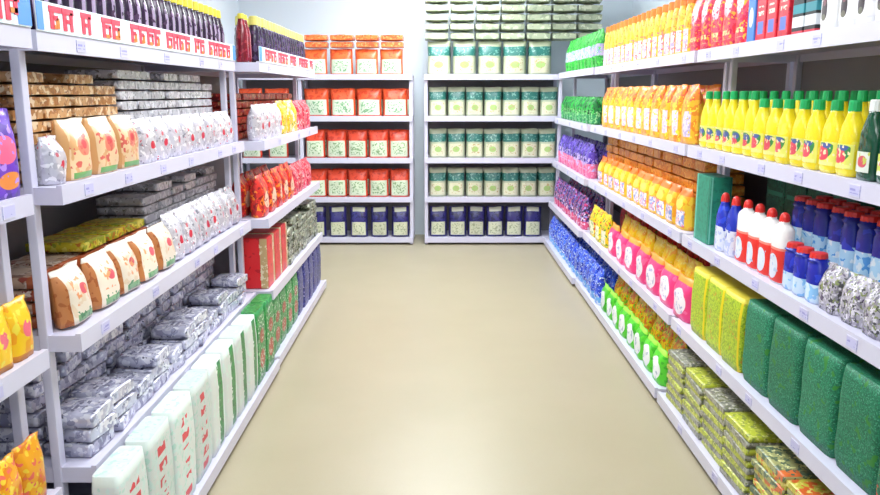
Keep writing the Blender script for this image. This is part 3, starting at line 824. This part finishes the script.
kws2 = Kind('silver_roll_packet', 'packet', 0.1, 0.14, 0.08, [[('', pouch_mesh('silver_roll_packet', 0.1, 0.14, 0.08, m_ws, seed=s + 9), (0, 0, 0))] for s in range(2)])
row(kws2, 'L', 2.255, 1, 0.105, FLa[1] + 0.02, z, 'small silver packet at rack end beside tan pouches', 'silver packet')

# third shelf
z = ZL[2]
m = print_mat('cream_stripe_pouch', '#f1e4d0', (('n', 6, 0.6, '#ead4b6'), ('r', 0.0, 0.13, 0.0, 0.9, '#c07a44'), ('n', 8, 0.58, '#a85c2c', 0, 0.13, 0, 0.9), ('e', 0.6, 0.55, 0.13, 0.1, '#e05a68'), ('n', 9, 0.6, '#f0a06a', 0.25, 1, 0.3, 0.8), ('r', 0.25, 0.95, 0.02, 0.14, '#7fb07a'), ('n', 10, 0.58, '#4a8a5a', 0.25, 0.95, 0.02, 0.2), ('r', 0, 1, 0.92, 1, '#f6efe2')), 0.35)
k = pouch_kind('cream_pouch', 'pouch', 0.18, 0.175, 0.08, m)
row(k, 'L', 2.255, 5, 0.192, FLa[2] + 0.02, z, 'cream pouch with brown stripe on third shelf', 'cream pouches on the third shelf', NE, lean=-0.12)
m = print_mat('brown_packet', '#c4a48c', (('n', 5, 0.54, '#8a6a5a'), ('n', 8, 0.57, '#e0cfc4'), ('r', 0, 1, 0, 0.1, '#b0562a'), ('n', 10, 0.62, '#a04a3a'), ('r', 0.2, 0.8, 0.3, 0.7, '#d8c0ac')), 0.32, bump=0.25)
k = flat_kind('brown_packet', 'packet', 0.18, 0.2, 0.042, m)
piles(k, 'L', 2.26, 5, 0.188, FLa[2] + 0.14, z, 4, 'flat brown packet on third shelf', 'brown packets stacked on the third shelf', step=k.h)
m = print_mat('yellow_green_packet', '#e3cf2e', (('n', 5, 0.52, '#a8b02a'), ('n', 9, 0.58, '#f3e668'), ('n', 11, 0.6, '#c8742a')), 0.32)
k2 = flat_kind('yellow_green_packet', 'packet', 0.18, 0.2, 0.036, m)
for i in range(3):
    top = z + 4 * k.h + 0.004
    k2.put(world_pos('L', 2.70 + 0.19 * i, FLa[2] + 0.14 + 0.1, top), PI / 2 + random.uniform(-.04, .04),
           f'yellow green packet lying atop the brown packets, {ORD[i]} from near end', 'yellow green packets on the third shelf', i)
kws3 = pouch_kind('white_foil_pouch', 'pouch', 0.123, 0.2, 0.09, m_ws)
row(kws3, 'L', 3.22, 8, 0.1335, FLa[2] + 0.025, z, 'white foil red dotted pouch on third shelf', 'white foil pouches on the third shelf', NE, lean=-0.1, rj=0.12)
piles(ksv, 'L', 3.24, 6, 0.178, FLa[2] + 0.165, z, (7, 8, 7, 8), 'flat silver packet on third shelf', 'silver packets stacked on the third shelf', step=ksv.h)

# fourth shelf: foil pouches in a leaning heap
z = ZL[3]
m_lf = print_mat('lavender_foil', '#c4c4d8', (('n', 6, 0.56, '#9c9cb4'), ('n', 9, 0.56, '#e8e8f2'), ('t', 0.2, 0.8, 0.35, 0.65, 7, '#85849a', 9), ('n', 12, 0.69, '#6c6a7e')), 0.26, 0.35, bump=0.5)
kf = flat_kind('foil_packet', 'packet', 0.16, 0.15, 0.05, m_lf)
piles(kf, 'L', 2.262, 11, 0.18, FLa[3] + 0.015, z, (3, 3, 2, 3, 2), 'flat lavender foil packet at shelf edge', 'flat foil packets on the fourth shelf', step=kf.h, rj=0.14)
kf = flat_kind('foil_packet', 'packet', 0.16, 0.2, 0.05, m_lf)
piles(kf, 'L', 2.262, 11, 0.18, FLa[3] + 0.185, z, (6, 6, 5, 6), 'flat lavender foil packet in back row', 'flat foil packets on the fourth shelf', step=kf.h, rj=0.12)

# bottom shelf
z = ZL[4]
def det(name, base, ops):
    return print_mat(name, base, ops, 0.35, bump=0.15)
m = det('white_red_detergent', '#dbe3df', (('n', 6, 0.57, '#d3e8e2'), ('n', 10, 0.62, '#bfe0d4'), ('t', 0.32, 0.66, 0.06, 0.88, 7, '#dd3446', 4), ('r', 0, 1, 0.92, 1, '#dce8e0')))
kd = Kind('white_detergent_bag', 'bag', 0.225, 0.4, 0.085, [[('', plump_mesh('white_detergent_bag', 0.225, 0.4, 0.085, m, s), (0, 0, 0))] for s in range(3)])
row(kd, 'L', 2.14, 4, 0.235, FLa[4] + 0.01, z, 'white bag with red upright print on bottom shelf', 'white red bags on the bottom shelf', NE, rj=0.02)
m = det('white_green_detergent', '#dbe3df', (('n', 6, 0.6, '#d8ebe2'), ('r', 0.5, 0.82, 0.03, 0.97, '#1f8a3f'), ('n', 12, 0.58, '#176a34', 0.5, 0.82, 0.03, 0.97), ('n', 9, 0.6, '#e9f2ec', 0.42, 0.58, 0, 1)))
kd = Kind('white_detergent_bag', 'bag', 0.2, 0.4, 0.085, [[('', plump_mesh('white_detergent_bag', 0.2, 0.4, 0.085, m, s), (0, 0, 0))] for s in range(3)])
row(kd, 'L', 3.07, 4, 0.209, FLa[4] + 0.01, z, 'white bag with broad green stripe on bottom shelf', 'white green bags on the bottom shelf', NE, rj=0.02)
m = det('green_detergent', '#1f8a44', (('n', 6, 0.58, '#15703a'), ('n', 9, 0.6, '#4fae62'), ('e', 0.5, 0.3, 0.28, 0.13, '#b04a3a'), ('e', 0.5, 0.62, 0.24, 0.1, '#a0402f'), ('n', 12, 0.62, '#d8e6d8', 0.1, 0.9, 0.05, 0.9)))
kd = Kind('green_detergent_bag', 'bag', 0.2, 0.345, 0.13, [[('', plump_mesh('green_detergent_bag', 0.2, 0.345, 0.13, m, s), (0, 0, 0))] for s in range(3)])
kd2 = Kind('green_detergent_bag', 'bag', 0.2, 0.4, 0.085, [[('', plump_mesh('green_detergent_bag', 0.2, 0.4, 0.085, m, s), (0, 0, 0))] for s in range(3)])
row(kd2, 'L', 3.91, 2, 0.209, FLa[4] + 0.01, z, 'green red blotched bag beside white green bags', 'green bags on the bottom shelf', NE, rj=0.02)
row(kd, 'L', 4.39, 4, 0.209, FLb[4] + 0.02, z, 'green red blotched bag on bottom shelf beyond the joint', 'green bags on the bottom shelf', NE, rj=0.02)
m = det('navy_detergent', '#2a2f7f', (('n', 6, 0.57, '#1d2160'), ('n', 9, 0.6, '#4a50a8'), ('n', 12, 0.65, '#a8a6d8')))
kd = Kind('navy_detergent_bag', 'bag', 0.2, 0.345, 0.13, [[('', plump_mesh('navy_detergent_bag', 0.2, 0.345, 0.13, m, s), (0, 0, 0))] for s in range(3)])
row(kd, 'L', 5.23, 5, 0.209, FLb[4] + 0.02, z, 'navy blue bag at far end of bottom shelf', 'navy bags on the bottom shelf', NE, rj=0.02)

# ------------------------------------------------------------------ LEFT far bay
z = ZL[1]
m = print_mat('red_packet', '#a82a26', (('n', 6, 0.55, '#7a1c1c'), ('n', 9, 0.6, '#d8503a'), ('n', 11, 0.62, '#c99a6a')), 0.32)
k = flat_kind('red_packet', 'packet', 0.18, 0.2, 0.045, m)
piles(k, 'L', 4.42, 9, 0.195, FLb[1] + 0.16, z, 6, 'flat red packet on second shelf', 'red packets on the far second shelf', step=k.h)
kg = pouch_kind('grey_white_pouch', 'pouch', 0.16, 0.2, 0.08, m_ws)
row(kg, 'L', 4.42, 4, 0.17, FLb[1] + 0.02, z, 'grey white pouch before red packets', 'grey white pouches on the far second shelf', NE)
m = print_mat('yellow_white_pouch', '#f0c22e', (('n', 6, 0.57, '#e0a01e'), ('n', 8, 0.6, '#f6f0d8'), ('n', 11, 0.63, '#8a9a3a')), 0.3)
k = pouch_kind('yellow_white_pouch', 'pouch', 0.17, 0.215, 0.09, m)
row(k, 'L', 5.12, 3, 0.18, FLb[1] + 0.02, z, 'yellow and white pouch on far second shelf', 'yellow pouches on the far second shelf', NE)
m = print_mat('crimson_pouch', '#dc3350', (('n', 6, 0.57, '#b01f3a'), ('n', 8, 0.6, '#f07a8a'), ('n', 11, 0.63, '#f2c9c0')), 0.3)
kc = pouch_kind('crimson_pouch', 'pouch', 0.17, 0.21, 0.09, m)
row(kc, 'L', 5.68, 3, 0.18, FLb[1] + 0.02, z, 'crimson pink pouch on far second shelf', 'crimson pouches on the far second shelf', NE)
z = ZL[2]
m = print_mat('red_orange_pouch', '#d8322c', (('n', 5, 0.55, '#b01f24'), ('n', 7, 0.58, '#f28a2c'), ('e', 0.5, 0.4, 0.26, 0.2, '#f0c8b0'), ('n', 10, 0.61, '#8a1a20')), 0.3)
k = pouch_kind('red_orange_pouch', 'pouch', 0.19, 0.24, 0.09, m)
row(k, 'L', 4.42, 5, 0.198, FLb[2] + 0.02, z, 'red and orange pouch on far third shelf', 'red orange pouches on the far third shelf', NE, 'front row')
row(k, 'L', 4.43, 4, 0.2, FLb[2] + 0.13, z, 'red and orange pouch on far third shelf', 'red orange pouches on the far third shelf', NE, 'second row')
row(kc, 'L', 5.42, 4, 0.18, FLb[2] + 0.02, z, 'crimson pink pouch on far third shelf', 'crimson pouches on the far third shelf', NE)
z = ZL[3]
m = print_mat('red_tan_pouch', '#e0262c', (('n', 5, 0.6, '#c01a24'), ('r', 0.72, 1.0, 0, 1, '#c8a878'), ('n', 9, 0.6, '#e8d8b8', 0.7, 1, 0, 1)), 0.32)
k = Kind('red_tan_carton', 'carton', 0.2, 0.3, 0.16, [[('', carton_mesh('red_tan_carton', 0.2, 0.3, 0.16, m, 0.01), (0, 0, 0))]])
row(k, 'L', 4.42, 3, 0.207, FLb[3] + 0.02, z, 'red carton with tan side on far fourth shelf', 'red tan cartons on the far fourth shelf', NE, rj=0.02)
m = print_mat('grey_green_foil', '#9aa08a', (('n', 5, 0.54, '#6a7060'), ('n', 8, 0.57, '#d8dacc'), ('n', 11, 0.6, '#3f4438')), 0.28, 0.3, bump=0.4)
k = flat_kind('grey_green_packet', 'packet', 0.16, 0.24, 0.05, m)
piles(k, 'L', 5.045, 7, 0.173, FLb[3] + 0.02, z, (5, 6, 6, 5), 'flat grey green foil packet', 'grey green packets on the far fourth shelf', step=k.h)

# ------------------------------------------------------------------ LEFT near bay (cut by the photo's edge)
z = ZN[1]
m = print_mat('purple_snack_pouch', '#6a35c0', (('n', 5, 0.58, '#5326a0'), ('e', 0.55, 0.55, 0.32, 0.16, '#f0628c'), ('e', 0.6, 0.2, 0.28, 0.1, '#e88a3a'), ('n', 9, 0.62, '#b48af0')), 0.3)
k = pouch_kind('purple_snack_pouch', 'pouch', 0.19, 0.235, 0.055, m)
row(k, 'L', 1.75, 2, 0.2, FLn[1] + 0.008, z, 'purple pouch with pink oval at the photo edge', 'purple pouches', NE)
z = ZN[2]
m = print_mat('yellow_pink_pouch', '#f8c81e', (('n', 5, 0.58, '#f2a51c'), ('e', 0.55, 0.5, 0.2, 0.14, '#f06a7c'), ('n', 8, 0.61, '#f5e04a'), ('r', 0, 1, 0, 0.1, '#d88a2a')), 0.3)
k = pouch_kind('yellow_pink_pouch', 'pouch', 0.11, 0.165, 0.055, m)
row(k, 'L', 1.66, 4, 0.117, FLn[2] + 0.008, z, 'yellow pink spotted pouch at the photo edge', 'yellow pink pouches at the photo edge', NE, 'front row')
row(k, 'L', 1.50, 5, 0.117, FLn[2] + 0.12, z, 'yellow pink spotted pouch at the photo edge', 'yellow pink pouches at the photo edge', NE, 'second row')
z = ZN[3]
m = print_mat('orange_yellow_pouch', '#f5a81c', (('n', 5, 0.55, '#e8861c'), ('n', 8, 0.58, '#f8d43a'), ('n', 10, 0.62, '#ee6a5a')), 0.3)
k = pouch_kind('orange_yellow_pouch', 'pouch', 0.12, 0.19, 0.055, m)
row(k, 'L', 1.60, 4, 0.128, FLn[3] + 0.008, z, 'orange yellow pouch in lower corner of photo', 'orange yellow pouches in the photo corner', NE)

# ------------------------------------------------------------------ BACK WALL racks
def panel_pouch(name, top, mid, panel, ink, topband=0.62):
    return print_mat(name, top, (('n', 6, 0.58, mid), ('r', 0.07, 0.93, 0.05, topband, panel), ('n', 12, 0.55, ink, 0.18, 0.82, 0.12, topband - 0.06)), 0.34, var=0.08)
LE = 'left'
m_o = panel_pouch('orange_top_pouch', '#ee6a34', '#e04a28', '#d6e4cc', '#7fb07c', 0.6)
m_ol = print_mat('orange_flat_packet', '#f07a3a', (('n', 6, 0.55, '#e2582c'), ('n', 9, 0.6, '#f8a86a')), 0.34)
k = pouch_kind('orange_top_pouch', 'pouch', 0.235, 0.26, 0.11, m_o)
kl = flat_kind('orange_flat_packet', 'packet', 0.235, 0.22, 0.075, m_ol, 3, edge=0.7)
z = ZB[0]
row(k, 'B', -1.42, 4, 0.262, YB + 0.03, z, 'orange topped pouch on top back shelf', 'orange topped pouches on the back racks', LE)
piles(kl, 'B', -1.41, 4, 0.262, YB + 0.03, z + 0.268, 2, 'orange packet atop the standing orange pouches', 'orange packets on the back rack', step=kl.h, end=LE)
row(k, 'B', -2.13, 2, 0.262, YB + 0.03, z, 'orange topped pouch on half hidden top back shelf', 'orange topped pouches on the half hidden back rack', LE)
m_r = panel_pouch('red_top_pouch', '#e2492c', '#c8341f', '#d3dfc4', '#86a878', 0.62)
for si, nm, n, pt, hh in ((1, 'second', 4, 0.275, 0.285), (2, 'third', 5, 0.222, 0.29), (3, 'fourth', 5, 0.222, 0.285)):
    kk = pouch_kind('red_top_pouch', 'pouch', pt * 0.93, hh, 0.11, m_r if si > 1 else panel_pouch('orange_red_pouch', '#ea5a30', '#d2401f', '#d8e6cc', '#7fb084', 0.6))
    row(kk, 'B', -1.43, n, pt, YB + 0.03, ZB[si], f'red topped pouch on {nm} back shelf', 'red topped pouches on the back racks', LE, 'front row')
    row(kk, 'B', -1.40, n, pt, YB + 0.16, ZB[si], f'red topped pouch on {nm} back shelf', 'red topped pouches on the back racks', LE, 'second row')
    if si < 3:
        row(kk, 'B', -2.13, 2, 0.28, YB + 0.03, ZB[si], f'red topped pouch on half hidden {nm} back shelf', 'red topped pouches on the half hidden back rack', LE)
m_n = print_mat('navy_cream_pouch', '#34307a', (('n', 6, 0.56, '#221f55'), ('r', 0.1, 0.9, 0.06, 0.5, '#d3d6b8'), ('n', 11, 0.57, '#a3ab88', 0.2, 0.8, 0.1, 0.45), ('r', 0.15, 0.85, 0.84, 0.98, '#d6d8c0')), 0.34)
kn = pouch_kind('navy_cream_pouch', 'pouch', 0.185, 0.325, 0.11, m_n)
row(kn, 'B', -1.43, 5, 0.222, YB + 0.03, ZB[4], 'navy banded cream pouch on bottom back shelf', 'navy cream pouches on the back rack', LE, 'front row')

m_t = print_mat('teal_band_bag', '#b6bca0', (('n', 6, 0.58, '#b4bc9e'), ('r', 0, 1, 0.56, 0.84, '#2b7068'), ('n', 9, 0.6, '#6fa498', 0, 1, 0.56, 0.84), ('r', 0.1, 0.9, 0.06, 0.5, '#dad8ba'), ('e', 0.5, 0.3, 0.2, 0.1, '#a8c878'), ('n', 12, 0.62, '#c0a878', 0.15, 0.85, 0.1, 0.48)), 0.34)
m_s = print_mat('sage_bag', '#a6ae94', (('n', 3, 0.55, '#8d9880'), ('n', 5, 0.6, '#c2c8b0')), 0.36)
k = pouch_kind('teal_banded_bag', 'bag', 0.235, 0.34, 0.13, m_t)
ks = flat_kind('sage_green_bag', 'bag', 0.245, 0.27, 0.096, m_s, 4, edge=0.64)
z = ZB[0]
row(k, 'B', -0.14, 5, 0.262, YB + 0.03, z, 'teal banded cream bag on top back shelf', 'teal banded bags on the back rack', LE, 'front row')
row(k, 'B', -0.135, 5, 0.262, YB + 0.19, z, 'teal banded cream bag on top back shelf', 'teal banded bags on the back rack', LE, 'second row')
piles(ks, 'B', -0.165, 7, 0.262, YB + 0.035, z + 0.345, 5, 'flat sage green bag atop the back rack', 'sage green bags stacked on the back rack', step=ks.h, end=LE, jit=0.006, rj=0.03)
k = pouch_kind('teal_banded_bag', 'bag', 0.182, 0.3, 0.11, m_t)
for si, nm in ((1, 'second'), (2, 'third'), (3, 'fourth')):
    row(k, 'B', -0.118, 7, 0.194, YB + 0.06, ZB[si], f'teal banded cream bag on {nm} back shelf', 'teal banded bags on the back rack', LE, 'front row')
    row(k, 'B', -0.118, 7, 0.194, YB + 0.19, ZB[si], f'teal banded cream bag on {nm} back shelf', 'teal banded bags on the back rack', LE, 'second row')
row(kn, 'B', -0.118, 6, 0.204, YB + 0.06, ZB[4], 'navy banded cream pouch beside the right shelves', 'navy cream pouches on the back rack', LE, 'front row')
